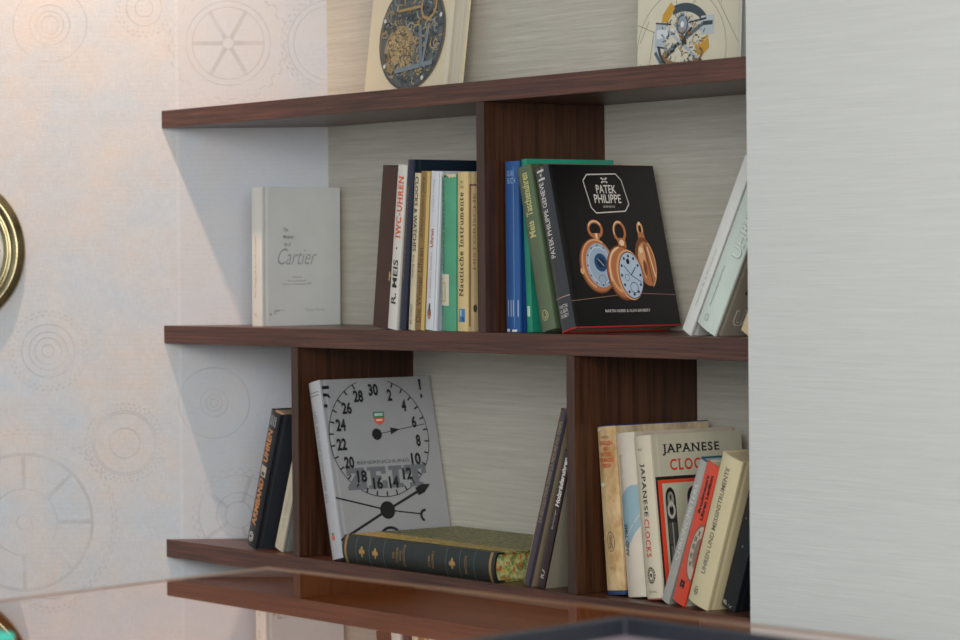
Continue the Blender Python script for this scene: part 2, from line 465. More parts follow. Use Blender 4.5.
b = Book('tall navy blue book with faint gilt lettering rising above the cream and gold books', -.2705, .02, ZM, 6.2, .022, .343, .25,
         '#22263a', '#10202f', '#cfc3a3', bulge=.002, rough=.45)
a = b.spine(); a.text('GESCHICHTE DER ZEITMESSUNG UND DER UHREN', .004, .10, .010, .29, '#9c845c', 90, 0, True); a.build('spine_lettering', b.skin, GILT)

b = Book('slim cream book with bold black CLOCKS & WATCHES down its spine', -.2405, .02, ZM, 5.1, .020, .315, .22, '#d6c8a6', '#cfc19f',
         bulge=.002, rough=.5)
a = b.spine(); a.text('CLOCKS & WATCHES', .004, .158, .0155, .308, '#1d1a18', -90, .02, True); a.text('Eric Bruton', .006, .105, .0135, .150, '#4b4136', -90, 0, True)
a.text('LONDON 1968', .006, .012, .0135, .052, '#4b4136', -90); a.build('spine_lettering', b.skin)

b = Book('gold-brown book with dark antique lettering between the slim cream and the white book', -.2050, .02, ZM, 5.0, .0335, .317, .21,
         '#94733a', '#cdb172', bulge=.003, rough=.4, var=.2)
a = b.spine(); a.text('Die Wiener Uhren', .005, .015, .021, .165, '#4c3718', 90, .0, True); a.text('Zweyhundert Jahre', .005, .185, .021, .305, '#5b431d', 90, 0, True)
a.rect(.0245, .0, .0325, .317, '#c9ab68', 3); a.build('spine_lettering', b.skin)

b = Book('glossy white book with small red Uhren lettering and a tiny picture at its foot', -.1675, .02, ZM, 4.7, .0345, .316, .21,
         '#dadce0', '#b9c1cd', bulge=.002, coat=.5, rough=.35, var=.04)
a = b.spine(); a.text('Callwey Verlag', .010, .235, .016, .300, '#9aa0a8', 90, 0, True); a.text('Uhren', .007, .164, .0175, .202, '#a23a34', 90, .02, True)
a.text('Eine illustrierte Geschichte', .009, .065, .0155, .155, '#b5876a', 90)
a.disc(.013, .033, .0065, .012, '#8a5a44', 16); a.disc(.013, .045, .0035, .009, '#4a4a58', 12); a.disc(.014, .026, .004, .004, '#c48a64', 10)
a.rect(.0285, .002, .0305, .314, '#aab4c2', 1); a.build('spine_print', b.skin)

b = Book('green cloth book with worn top edge and a cream shelf label on its spine', -.0991, .02, ZM, 1.0, .047, .309, .22,
         '#4f9a78', '#3f8468', '#d2c7a6', bulge=.008, rough=.5, var=.15)
a = b.spine(); a.text('CARDANUS FESTSCHRIFT', .008, .105, .019, .300, '#235a43', 90, .015, True)
a.text('1932', .008, .03, .016, .06, '#2a634b', 90, 0, True); a.build('spine_lettering', b.skin)
a = b.spine(.0006); a.rect(.001, .050, .033, .112, '#cfcdb6', 8); a.build('shelf_label', b.skin, label='cream paper label with a gold frame')
a = b.spine(.0010); a.text('H', .006, .101, .012, .107, '#c2807a', 0)
for q in ((.006, .058, .024, .0605), (.006, .094, .024, .0965), (.006, .058, .009, .0965), (.021, .058, .024, .0965)): a.rect(*q, '#c3a55c', 3)
a.build('label_print', b.skin)
a = b.spine(.0007); random.seed(3); pts = [(0.0, .3092)]+[(.047*i/14, .3092-random.uniform(.002, .009)) for i in range(15)]+[(.047, .3092)]
a.poly(pts, '#cbbd92'); a.disc(.022, .305, .004, .003, '#3b2a22', 8); a.build('worn_edge', b.skin)

b = Book('cream book titled Nautische Instrumente with a violet framed cover, against the upright', -.0605, .02, ZM, 1.0, .033, .312, .22,
         '#dcc188', '#d6bf90', '#d2c49e', bulge=.002, rough=.5, var=.08)
a = b.spine(); a.text('Nautische Instrumente', .007, .068, .0215, .272, '#2e2620', 90, .015, 2); a.text('bei', .010, .290, .020, .296, '#7a6a4c')
a.text('Tudis', .008, .280, .022, .287, '#7a6a4c'); a.rect(.007, .018, .026, .044, '#3f7fb0', 4); a.rect(.010, .030, .016, .042, '#9fc6d6', 2); a.rect(.016, .020, .024, .028, '#244f7d', 2)
a.build('spine_print', b.skin)
a = b.cover()
for q in ((.0035, .01, .0065, .288), (.0035, .285, .21, .288), (.207, .01, .21, .288)): a.rect(*q, '#7c4a5c', 1)
a.text('HISTORISCHE', .012, .120, .019, .27, '#9a845c', 90, 0, True); a.disc(.018, .045, .005, .008, '#5a5040', 10); a.build('cover_print', b.skin)

# ------------------------------------------------------------------ middle shelf, right of the upright
b = Book('bright blue book standing straight with white bars at its spine foot, beside green books', .0392, .04, ZM, 0, .043, .329, .20,
         '#2a5792', '#17407c', '#dcd8cc', bulge=.003, rough=.4, var=.12, sgn=-1)
a = b.spine(); a.text('DAS', .008, .300, .017, .311, '#a9c4de'); a.text('UHR', .019, .300, .031, .311, '#a9c4de'); a.text('BUCH', .010, .286, .034, .297, '#a9c4de')
for u in (.009, .018, .025, .038): a.rect(u, .030, u+.002, .062, '#b9cbe0', 1)
a.rect(.004, .001, .014, .006, '#e4e2dc', 2); a.rect(.022, .001, .036, .005, '#e4e2dc', 2); a.rect(.028, .008, .030, .318, '#5f8fc4', 1); a.build('spine_print', b.skin)
b = Book('thin teal-green book whose top shows behind the olive and black books', .0982, .045, ZM, -2.4, .017, .332, .214,
         '#1f8d6e', '#27967a', '#cfc8b4', bulge=.001, rough=.4)
a = b.spine(); a.rect(.004, .03, .012, .05, '#bfe0d0', 2); a.build('spine_mark', b.skin)
b = Book('olive green leaning book with gold Meis and Taschenuhren lettering', .1905, .01, ZM, -13.3, .041, .320, .225,
         '#3f5a3c', '#3a5138', '#c9bf9c', bulge=.005, jacket='#566549', jacket_b='#45563f', jz=(.001, .001), var=.18)
a = b.spine(); a.text('Meis', .014, .180, .031, .212, '#d3c884', 90, .015, True); a.text('Taschenuhren', .014, .222, .032, .306, '#d3c884', 90, .015, True)
a.ring(.022, .030, .0085, .0095, .0014, '#cdbf80'); a.text('C', .017, .024, .027, .036, '#cdbf80', 90); a.build('spine_lettering', b.skin, GILT)

# black watch book
b = Book('black dust-jacketed book with three gold pocket watches on its cover, leaning on the olive book', .2478, .012, ZM, -14.6, .042, .318, .257,
         '#a3261f', '#a3261f', '#d6cdb6', bulge=.003, jacket='#1b191c', jacket_b='#100f11', jz=(.0032, .0006), jrough=.33, coat=.5, var=.1)
a = b.spine()
a.text('PATEK PHILIPPE GENEVE', .010, .142, .024, .288, '#cfc9c4', 90, .012)
a.rect(.010, .292, .030, .296, '#cfc9c4', 4); a.rect(.010, .308, .030, .312, '#cfc9c4', 4); a.disc(.020, .302, .0025, .0025, '#cfc9c4', 8)
a.line(.020, .296, .026, .316, .001, '#cfc9c4')
for i, tx in enumerate(('MARTIN', 'HUBER', 'BANBERY')): a.text(tx, .008, .044-i*.009, .032, .051-i*.009, '#c9c4bf')
a.rect(0, .064, .042, .0655, '#a88a84', 6); a.build('spine_lettering', b.skin)
W_, H_ = .257, .318
a = b.cover(W_, H_)
OC = [(.30, .90), (.345, .938), (.620, .944), (.665, .905), (.700, .755), (.655, .712), (.375, .700), (.335, .735)]
for i in range(8): a.line(*OC[i], *OC[(i+1) % 8], .0075, '#cfcac2')
a.poly([(.50, .920), (.525, .903), (.50, .886), (.475, .903)], '#d5d0c8'); a.line(.47, .903, .53, .903, .006, '#1a181a'); a.line(.5, .882, .5, .924, .006, '#1a181a')
for q in ((.478, .915), (.522, .915), (.478, .891), (.522, .891)): a.disc(*q, .009, .006, '#d5d0c8', 8)
a.text('PATEK', .410, .822, .600, .874, '#dcd8d0', bold=.012); a.text('PHILIPPE', .378, .762, .632, .815, '#dcd8d0', bold=.012)
a.text('GENEVE', .447, .733, .562, .746, '#b8b4ac', bold=.01)
a.text('MARTIN HUBER & ALAN BANBERY', .300, .090, .727, .108, '#cbc6be', bold=.01, tilt=0); a.build('cover_lettering', b.skin)
a = b.cover(W_, H_)
GD = ['#7d4a2c', '#b9744a', '#e0a878', '#f2d2ac']
a.line(.0, .165, .60, .205, .004, '#8e6a60'); a.line(.60, .205, .995, .192, .004, '#8e6a60')
# left watch
a.ring(.335, .600, .062, .048, .022, GD[1]); a.ring(.335, .602, .062, .048, .007, GD[3], a0=30, a1=160)
a.poly([(.30, .575), (.37, .575), (.36, .530), (.31, .530)], GD[1]); a.poly([(.325, .575), (.35, .575), (.345, .535), (.33, .535)], GD[3])
a.disc(.300, .375, .165, .168, GD[0]); a.disc(.305, .378, .158, .160, GD[1]); a.ring(.31, .385, .145, .150, .010, GD[2], a0=60, a1=250); a.disc(.150, .345, .018, .02, GD[2], 10)
a.disc(.325, .378, .128, .136, '#9fb2c6'); a.ring(.325, .378, .105, .112, .004, '#e8e6e2')
for k in range(12): a.disc(.325+.115*math.cos(k*PI/6), .378+.122*math.sin(k*PI/6), .008, .007, '#4e5a68', 6)
a.disc(.335, .395, .060, .056, '#234a72'); a.disc(.335, .395, .035, .030, '#122c4a'); a.line(.31, .42, .36, .375, .004, '#d9dde0')
a.ring(.325, .290, .032, .028, .004, '#5b6b7c')
# right watch seen on its side
a.ring(.762, .600, .022, .035, .016, GD[2]); a.disc(.762, .635, .012, .012, GD[3], 10)
a.poly([(.735, .580), (.79, .580), (.80, .52), (.73, .52)], GD[1]); a.disc(.762, .400, .092, .150, GD[0]); a.disc(.772, .385, .080, .138, GD[1])
a.poly([(.70, .44), (.72, .49), (.76, .51), (.77, .44), (.76, .33), (.74, .29)], GD[2]); a.line(.80, .49, .835, .30, .010, GD[3]); a.line(.775, .50, .80, .27, .012, GD[0])
a.ring(.765, .385, .090, .148, .008, GD[2], a0=-70, a1=60); a.disc(.735, .47, .02, .02, GD[3], 8); a.disc(.75, .36, .016, .05, GD[0], 10)
# middle watch
a.ring(.560, .585, .052, .058, .020, GD[1]); a.ring(.560, .587, .052, .058, .007, GD[3], a0=60, a1=200)
a.poly([(.525, .545), (.60, .545), (.605, .485), (.53, .485)], GD[1]); a.disc(.565, .515, .024, .020, GD[3], 10)
a.disc(.530, .330, .152, .170, GD[0]); a.disc(.528, .335, .138, .158, GD[1]); a.ring(.525, .345, .112, .135, .018, GD[2], a0=100, a1=255)
a.ring(.540, .335, .132, .152, .010, GD[3], a0=95, a1=200); a.disc(.590, .318, .122, .156, GD[2]); a.disc(.600, .315, .113, .146, '#5a3420'); a.disc(.602, .315, .107, .140, '#b9c9dc')
for k in range(12):
    q = k*PI/6; a.disc(.602+.088*math.cos(q), .315+.118*math.sin(q), .011, .010, '#232a34', 6)
a.line(.602, .315, .655, .365, .007, '#1d2530'); a.line(.545, .375, .602, .315, .006, '#1d2530'); a.line(.602, .315, .690, .270, .005, '#1d2530')
a.ring(.612, .238, .036, .032, .005, '#3a4658'); a.ring(.560, .300, .020, .020, .004, '#5b6b7c'); a.disc(.590, .400, .016, .018, '#14181f', 10)
a.build('pocket_watch_picture', b.skin)

# three books leaning at the right end
LB = dict(coat=.3, rough=.4)
b = Book('white book leaning steeply, nearest the black watch book', .5695, .05, ZM, 29.4, .025, .352, .22, '#d3d4ce', '#c2c4c0', bulge=.001, var=.04, **LB)
a = b.spine(); a.text('Manuel de la Pendulerie', .010, .055, .015, .170, '#a9a9a6', 90, 0, True); a.build('spine_lettering', b.skin)
b = Book('pale mint book with outlined UHREN lettering, leaning behind the steep white one', .6406, .045, ZM, 29.4, .052, .34, .22,
         '#c9d6cc', '#8f897c', '#d8d0bc', bulge=.004, var=.05, **LB)
a = b.spine(); a.text('UHREN', .0255, .148, .0475, .262, '#8f968c', 90, .02, True); a.build('title_outline', b.skin)
a = b.spine(.0014); a.text('UHREN', .0270, .150, .0460, .260, '#dfe6dc', 90, .0, True)
a.text('Museumskatalog sechster Band', .018, .045, .0225, .125, '#55605a', 90, 0, True); a.ring(.022, .022, .004, .006, .0012, '#8d9890')
a.disc(.044, .275, .004, .006, '#9c4a34', 10); a.build('spine_lettering', b.skin)
a = b.cover(); a.text('U', .030, .020, .058, .052, '#d3d0c4', bold=.04); a.text('U', .033, .022, .055, .050, '#77726a', bold=.0)
a.poly([(.035, .085), (.050, .078), (.062, .105), (.058, .14), (.07, .18), (.060, .19), (.045, .15), (.04, .11)], '#9a4a26'); a.poly([(.035, .085), (.050, .078), (.052, .092), (.04, .10)], '#2c1c18')
a.poly([(.05, .12), (.058, .115), (.06, .15), (.052, .16)], '#32201a'); a.build('cover_picture', b.skin)
Book('cream book leaning last on the middle shelf, half hidden by the wall edge', .7213, .055, ZM, 30, .025, .30, .20, '#dac49c', '#d4bf98', bulge=.001, rough=.5)

# ------------------------------------------------------------------ bottom shelf
b = Book('black book with orange ARMBAND UHREN lettering, leftmost on the bottom shelf', -.8437, .02, ZB, 19.9, .038, .315, .215,
         '#14141a', '#30343b', '#b39a88', bulge=.003, coat=.3, rough=.4)
a = b.spine(); a.text('ARMBAND', .007, .050, .0245, .158, '#c98a50', 90, .025); a.text('UHREN', .007, .198, .0245, .272, '#c98a50', 90, .025)
a.rect(.006, .163, .026, .188, '#b5ad9a', 5); a.rect(.010, .166, .022, .174, '#3e4046', 3)
for u in (.008, .014, .020, .026): a.rect(u, .282, u+.002, .305, '#aeb2b8', 1)
a.ring(.016, .022, .0075, .010, .002, '#d4d2cc'); a.text('U', .012, .016, .020, .028, '#d4d2cc', 90, .02); a.build('spine_lettering', b.skin)
b = Book('beige book leaning between the black ARMBAND book and the upright', -.7535, .030, ZB, 20.6, .030, .250, .19, '#c3bda8', '#8f948f', '#cabf9f', bulge=.001, rough=.5)
a = b.spine(); a.text('ALTE UHREN UND', .012, .05, .018, .14, '#a09a86', 90, 0, True); a.build('spine_lettering', b.skin)

# silver dial book
b = Book('silver book with a big black stopwatch dial on its cover, leaning on the left upright', -.5315, .012, ZB, -12.9, .041, .376, .284,
         '#b2b4b8', '#a6a8ac', '#d8d4ca', bulge=.004, metal=.2, coat=.5, rough=.35, var=.05)
a = b.spine(); a.text('DIE BEHERRSCHUNG DER ZEIT', .010, .120, .020, .315, '#6b6e74', 90, .0, True)
a.rect(.004, .345, .036, .3465, '#4d5056', 5); a.rect(.004, .352, .036, .3535, '#4d5056', 5); a.disc(.02, .045, .006, .006, '#c86a4c', 10)
a.disc(.02, .053, .004, .003, '#3f7a60', 8); a.build('spine_lettering', b.skin)
a = b.cover(); KB = '#17181b'; cu, cv, cr = .1325, .2475, .1265
a.text('BEHERRSCHUNG', .066, .1925, .200, .1995, '#5d6067', bold=.02, serif=True)
ZG = '#6d7076'
for P in ([(.036, .174), (.036, .186), (.082, .186), (.082, .178), (.058, .151), (.068, .151), (.068, .162), (.084, .162), (.084, .139), (.036, .139), (.036, .147), (.060, .174), (.048, .174), (.048, .170), (.036, .170)],
          [(.089, .139), (.089, .147), (.096, .147), (.096, .178), (.089, .178), (.089, .186), (.136, .186), (.136, .170), (.124, .170), (.124, .176), (.111, .176), (.111, .167), (.124, .167), (.124, .158), (.111, .158), (.111, .148), (.125, .148), (.125, .156), (.137, .156), (.137, .139)],
          [(.143, .139), (.143, .148), (.152, .148), (.152, .177), (.143, .177), (.143, .186), (.178, .186), (.178, .177), (.169, .177), (.169, .148), (.178, .148), (.178, .139)],
          [(.194, .139), (.194, .148), (.203, .148), (.203, .176), (.196, .176), (.196, .166), (.184, .166), (.184, .186), (.240, .186), (.240, .166), (.228, .166), (.228, .176), (.220, .176), (.220, .148), (.229, .148), (.229, .139)]):
    a.poly(P, ZG)
a.build('title_lettering', b.skin)
a = b.cover(); a.ring(cu, cv, cr, cr, .0018, KB, 96, a0=-220, a1=40) ; a.ring(cu, cv, cr, cr, .0018, KB, 24, a0=40, a1=72); a.ring(cu, cv, cr, cr, .0018, KB, 24, a0=108, a1=140)
for k in range(30):
    q = PI/2-k*2*PI/30
    if k in (0, 29, 1): continue
    a.line(cu+(cr-.011)*math.cos(q), cv+(cr-.011)*math.sin(q), cu+cr*math.cos(q), cv+cr*math.sin(q), .0034, KB)
for n in range(2, 32, 2):
    q = PI/2-n*2*PI/30; rr = .099; x = cu+rr*math.cos(q); y = cv+rr*math.sin(q)+(.004 if n == 30 else 0)
    wd = .0065 if n < 10 else .0135
    a.text(str(n), x-wd*.92, y-.0130, x+wd*.92, y+.0130, KB, bold=.04)
a.build('dial_print', b.skin)
a = b.cover(); hu, hv = .127, .255
a.disc(hu, hv, .0125, .0125, KB); a.line(hu, hv, .2525, .272, .0016, KB); a.poly([(.163, .253), (.163, .268), (.188, .2635)], KB)
h2u, h2v = .1275, .0925
a.disc(h2u, h2v, .019, .019, KB); a.line(h2u, h2v, .238, .139, .0055, KB); a.line(h2u, h2v, .001, .036, .0055, KB)
a.poly([(.212, .119), (.206, .136), (.224, .143), (.246, .142), (.229, .125)], KB)
a.line(h2u, h2v, .001, .126, .0036, KB); a.line(h2u, h2v, .214, .079, .0030, KB); a.ring(.222, .076, .010, .011, .006, KB, a0=75, a1=255)
a.ring(.127, .030, .027, .025, .006, KB, a0=10, a1=170)
a.rect(.004, .356, .022, .363, KB, 2); a.rect(.004, .340, .014, .347, KB, 2); a.poly([(.012, .347), (.019, .345), (.022, .336), (.016, .338)], KB); a.rect(.003, .317, .012, .324, KB, 2)
a.poly([(.252, .370), (.259, .370), (.2575, .346), (.2535, .346)], KB); a.disc(.2555, .333, .003, .005, KB, 12); a.build('hand_print', b.skin)
a = b.cover(); a.poly([(.124, .303), (.152, .303), (.152, .290), (.124, .290)], '#2e7d5c'); a.poly([(.124, .290), (.152, .290), (.150, .281), (.138, .274), (.126, .281)], '#d8593a')
a.rect(.128, .294, .148, .300, '#d7dcd8', 1); a.rect(.130, .283, .146, .287, '#f0c8b8', 1); a.text('TAG', .131, .2945, .145, .2995, '#2e7d5c'); a.build('shield_logo', b.skin, label='small green and red shield logo')

# green marbled folio lying flat
root = empty('folio_book', (-.485, .012, ZB+.0003)); tag(root, 'big dark green gilt-spined folio with marbled covers lying flat on the bottom shelf', 'book')
LF, HF, DF = .524, .058, .285
tm = NT('marbled_paper')
f1 = tm.noise(95, (1, 1.6, 1), detail=4, lo=.38, hi=.62); f2 = tm.noise(160, detail=3, lo=.5, hi=.66); f3 = tm.noise(210, detail=2, lo=.6, hi=.7)
c = tm.mix(f1, lin('#3d4a2c'), lin('#86854a')); c = tm.mix(f2, c, lin('#aaa25c')); c = tm.mix(f3, c, lin('#a4512a'))
tm.l(c, tm.b.inputs['Base Color']); MARB = tm.done(.45)
tm = NT('marbled_edge')
f1 = tm.noise(70, (1, 1, 1.4), detail=4, lo=.42, hi=.58); f2 = tm.noise(120, detail=3, lo=.5, hi=.6); f3 = tm.noise(90, (1, 1.5, 1), detail=2, lo=.56, hi=.62)
c = tm.mix(f1, lin('#5c7a42'), lin('#b9b98a')); c = tm.mix(f2, c, lin('#b3a64c')); c = tm.mix(f3, c, lin('#b5562e'))
tm.l(c, tm.b.inputs['Base Color']); EDGE = tm.done(.6)
LEATHER = paper('#121f1b', .42, .25, .15, 0, 30)
# built standing in its own frame (spine -Y), then laid: use x along length, z thickness
def flat_case():
    t_ = .0035; prof = [(DF, HF), (.018, HF), (.011, HF-.0015), (.005, HF)]
    for i in range(13):
        q = i/12; prof.append((-.007*(1-(2*q-1)**2), HF*(1-q)))
    prof += [(.005, 0), (.011, .0015), (.018, 0), (DF, 0)]
    inn = []
    for (y, z) in prof:
        if y < .003: q = z/HF; inn.append((y+t_, t_+(HF-2*t_)*q))
        else: inn.append((max(y, t_), HF-t_ if z > HF/2 else t_))
    v = []; f = []; mi = []
    for i in range(len(prof)-1):
        m = 1 if (i == 0 or i == len(prof)-2) else 0
        A, B, C, D = prof[i], prof[i+1], inn[i+1], inn[i]
        for quad in ([(0, *A), (0, *B), (LF, *B), (LF, *A)], [(0, *C), (0, *D), (LF, *D), (LF, *C)], [(0, *A), (0, *D), (0, *C), (0, *B)], [(LF, *A), (LF, *B), (LF, *C), (LF, *D)]):
            k = len(v); v += quad; f.append((k, k+1, k+2, k+3)); mi.append(m)
    for i in (0, len(prof)-1):
        A, D = prof[i], inn[i]; k = len(v); v += [(0, *A), (LF, *A), (LF, *D), (0, *D)]; f.append((k, k+1, k+2, k+3)); mi.append(1)
    return link('cover', v, f, [LEATHER, MARB], root, mi)
flat_case()
box('page_block', .006, LF-.006, .001, DF-.008, .0037, HF-.0037, EDGE, root)
a = Art(lambda u, v, L: (u, -.007*(1-(2*min(max(v/HF, 0), 1)-1)**2)-L, v), .0004)
def bandv(u, wd, col, n=8):
    pts = []; fs = []
    for i in range(n+1): pts += [(u-wd/2, HF*i/n), (u+wd/2, HF*i/n)]
    for i in range(n): fs.append((2*i, 2*i+1, 2*i+3, 2*i+2))
    a.poly(pts, col, fs)
bandv(.012, .008, '#a8875a'); bandv(.510, .008, '#a8875a')
for u in (.050, .098, .150, .365, .410, .458): bandv(u, .0022, '#5c6a66')
def fleur(u, v):
    a.disc(u, v, .0045, .009, '#c39a5a', 10); a.disc(u-.007, v-.003, .0035, .005, '#c39a5a', 8); a.disc(u+.007, v-.003, .0035, .005, '#c39a5a', 8); a.disc(u, v-.010, .003, .004, '#c39a5a', 8)
for u in (.072, .120, .386): fleur(u, .030)
for i, tx in enumerate(('THE', 'TOMPION', 'WATCH', 'COLLECTION')): a.text(tx, .182+i*.012, .028-len(tx)*.002, .189+i*.012, .028+len(tx)*.0024, '#b9935a', 90, 0, True)
a.text('SOTHEBY', .305, .014, .312, .038, '#b9935a', 90, 0, True); a.text('VOLUME I', .317, .012, .324, .046, '#b9935a', 90, 0, True); a.text('MDCCCXX', .427, .010, .434, .046, '#b9935a', 90, 0, True)
a.build('gilt_tooling', root, GILT)
tm = NT('marbled_sheen'); c = tm.mix(tm.noise(100, detail=4, lo=.35, hi=.65), lin('#7d7436'), lin('#c9b45c')); c = tm.mix(tm.noise(170, detail=3, lo=.55, hi=.68), c, lin('#b85a2c'))  # yellower marbled strip: sheen of the light near the spine, painted as colour
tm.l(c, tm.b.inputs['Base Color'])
link('cover_sheen', [(.001, .0165, HF+.0004), (LF-.001, .0165, HF+.0004), (LF-.001, .060, HF+.0004), (.001, .085, HF+.0004), (.001, .0165, HF), (LF-.001, .0165, HF), (LF-.001, .060, HF), (.001, .085, HF)],
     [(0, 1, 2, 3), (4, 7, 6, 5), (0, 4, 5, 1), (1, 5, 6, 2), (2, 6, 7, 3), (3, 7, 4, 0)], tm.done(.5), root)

b = Book('thin plum-brown book with gold French title, leaning over the green folio', .137, .015, ZB, 19.6, .020, .358, .22, '#4a3f46', '#8e8069', '#c9b48c', bulge=.001, rough=.45)
a = b.spine(); a.text('LA REVOLUTION DANS LA MESURE DU TEMPS', .006, .130, .0145, .335, '#a08a66', 90, .0); a.rect(.0165, .001, .0198, .356, '#1c2434', 1); a.rect(0, .001, .0015, .356, '#b79f74', 1)
a.build('spine_lettering', b.skin)
b = Book('thin dark brown book with white Holzräderuhren lettering, leaning on the right upright', .1810, .015, ZB, 18.3, .020, .275, .20, '#2e1f1e', '#8d8676', '#c9b48c', bulge=.001, rough=.4)
a = b.spine(); a.text('Holzräderuhren', .005, .165, .0165, .262, '#ddd8cf', 90, .03); a.text('Bertschinger', .008, .118, .0135, .158, '#b9b2a6', 90)
a.text('U', .005, .022, .014, .034, '#c9c3b6', 90); a.rect(.005, .018, .014, .020, '#c9c3b6', 2); a.build('spine_lettering', b.skin)

# right bay of the bottom shelf
def stain(base, dark, name):
    t = NT(name); n1 = t.noise(16, (1, 1, .6), detail=6, rough=.7, lo=.42, hi=.62); n2 = t.noise(60, (1, 1, .3), detail=3, lo=.45, hi=.7)
    c = t.mix(n1, lin(base), lin(dark)); c = t.mix(t.math('MULTIPLY', n2, .3), c, lin('#e4d3b0')); t.l(c, t.b.inputs['Base Color']); return t.done(.75)
b = Book('tall stained tan book with faded red title and torn jacket on the bottom shelf', .3355, .045, ZB, -4.8, .051, .313, .228,
         '#243c66', '#243c66', '#c8b68e', bulge=.005, jacket='#c7a877', jacket_b='#b8a281', jz=(.008, .002), var=.2)
m_ = stain('#d2b584', '#a97f4c', 'stained_jacket'); b.jk.data.materials[0] = m_; b.jk.data.materials[1] = stain('#b9a688', '#98866a', 'stained_jacket_side')
a = b.spine()
a.text('HARRISON', .014, .289, .036, .294, '#6b5a44')
for i, (tx, q0, q1) in enumerate((('ENGLISH', .006, .044), ('AND', .018, .032), ('WATCHES', .008, .040), ('THE MAKERS', .004, .046), ('LONDON', .012, .038))):
    a.text(tx, q0, .2765-i*.0105, q1, .2845-i*.0105, '#b8482c', bold=.03)
a.ring(.025, .098, .010, .018, .0015, '#4a3c34'); a.text('DAVID', .021, .086, .030, .110, '#4a3c34', 90, .02, True); a.text('1953', .018, .046, .033, .051, '#7a664c')
a.build('spine_lettering', b.skin)
a = b.spine(.0009); a.poly([(0, .205), (.010, .208), (.020, .204), (.014, .2), (.004, .199)], '#e2d6bc'); a.poly([(0, .306), (.012, .309), (.016, .306), (.006, .302)], '#e2d6bc')
a.poly([(.0, .105), (.005, .108), (.004, .098)], '#e2d6bc'); a.build('torn_patches', b.skin)

b = Book('off-white and pale blue jacketed book between the stained tan book and JAPANESE CLOCKS', .3960, .045, ZB, -6.1, .051, .302, .24,
         '#c9bda9', '#b9ac9c', '#c8bb9c', bulge=.005, jacket='#cfc4b2', jacket_b='#bdb0a0', jz=(.001, .001), var=.1, coat=.3)
a = b.spine(.0004)
def spoly(pts, col):
    a.poly(pts, col)
a.poly([(.004, .095), (.012, .095), (.012, .19), (.004, .185)], '#7a9aa8'); a.poly([(.012, .085), (.024, .1), (.024, .2), (.012, .19)], '#86a3ad'); a.poly([(.024, .1), (.036, .115), (.036, .205), (.024, .2)], '#8ca8b1')
a.poly([(.036, .115), (.051, .13), (.051, .205), (.036, .205)], '#8ca8b1'); a.line(.004, .10, .050, .15, .0015, '#cfc4b2'); a.build('spine_print', b.skin)
a = b.cover(); a.poly([(.001, .13), (.05, .17), (.05, .205), (.001, .205)], '#8ca8b1'); a.poly([(.001, .085), (.03, .11), (.03, .125), (.001, .10)], '#8ca8b1'); a.build('cover_print', b.skin)
a = b.spine(.0012); a.text('Scientific Instruments', .009, .165, .018, .262, '#a1968c', -90, 0, True); a.text('AND TIME', .009, .075, .019, .135, '#3d4a54', 90, .01, True); a.build('spine_lettering', b.skin)

b = Book('JAPANESE CLOCKS book with red and black framed picture of lantern clocks', .4565, .040, ZB, -6.6, .044, .299, .22,
         '#8d3a2c', '#8d3a2c', '#cbbfa2', bulge=.004, jacket='#cdc3ab', jacket_b='#bdb8a2', jz=(.003, .0), var=.06, coat=.25)
a = b.spine(); a.text('JAPANESE', .013, .152, .027, .248, '#201c1b', -90, .02, 2); a.text('CLOCKS', .013, .078, .027, .147, '#c23a28', -90, .02, 2)
a.text('MODY', .012, .272, .026, .276, '#6a6458'); a.text('KEGAN PAUL', .010, .013, .032, .017, '#6a6458')
for k in range(16):
    q = k*PI/8; a.disc(.021+.0095*math.cos(q), .045+.0135*math.sin(q), .0018, .0022, '#2e2a28', 6)
a.ring(.021, .045, .0065, .0095, .0015, '#2e2a28'); a.disc(.021, .045, .003, .004, '#2e2a28', 8); a.build('spine_lettering', b.skin)
a = b.cover(.22, .299); a.text('JAPANESE', .12, .868, .745, .938, '#1c1a1a', bold=.022, serif=2); a.build('title_black', b.skin)
a = b.cover(.22, .299); a.text('CLOCKS', .188, .776, .68, .846, '#c4321f', bold=.022, serif=2); a.build('title_red', b.skin)
a = b.cover(.22, .299); a.rect(.02, .05, .90, .742, '#1b1718', 1); a.rect(.04, .062, .88, .722, '#d8432a', 1); a.rect(.085, .08, .84, .700, '#b7b39c', 1)
def lantern(u, wd):
    a.rect(u-wd, .12, u+wd, .60, '#2c2b2b', 1); a.disc(u, .60, wd, .075, '#1a1919', 20); a.disc(u, .60, wd*.62, .048, '#8f8d84', 16); a.disc(u, .615, wd*.2, .02, '#2a2826', 8)
    a.ring(u, .535, wd*.6, .042, .02, '#b4b2aa'); a.rect(u-wd*.8, .33, u+wd*.8, .46, '#4a4947', 1); a.rect(u-wd*.65, .14, u+wd*.65, .32, '#6d6b66', 1); a.rect(u-wd*.1, .14, u+wd*.1, .46, '#a29f96', 1)
lantern(.165, .055); lantern(.42, .075); lantern(.70, .075); a.build('clock_picture', b.skin)

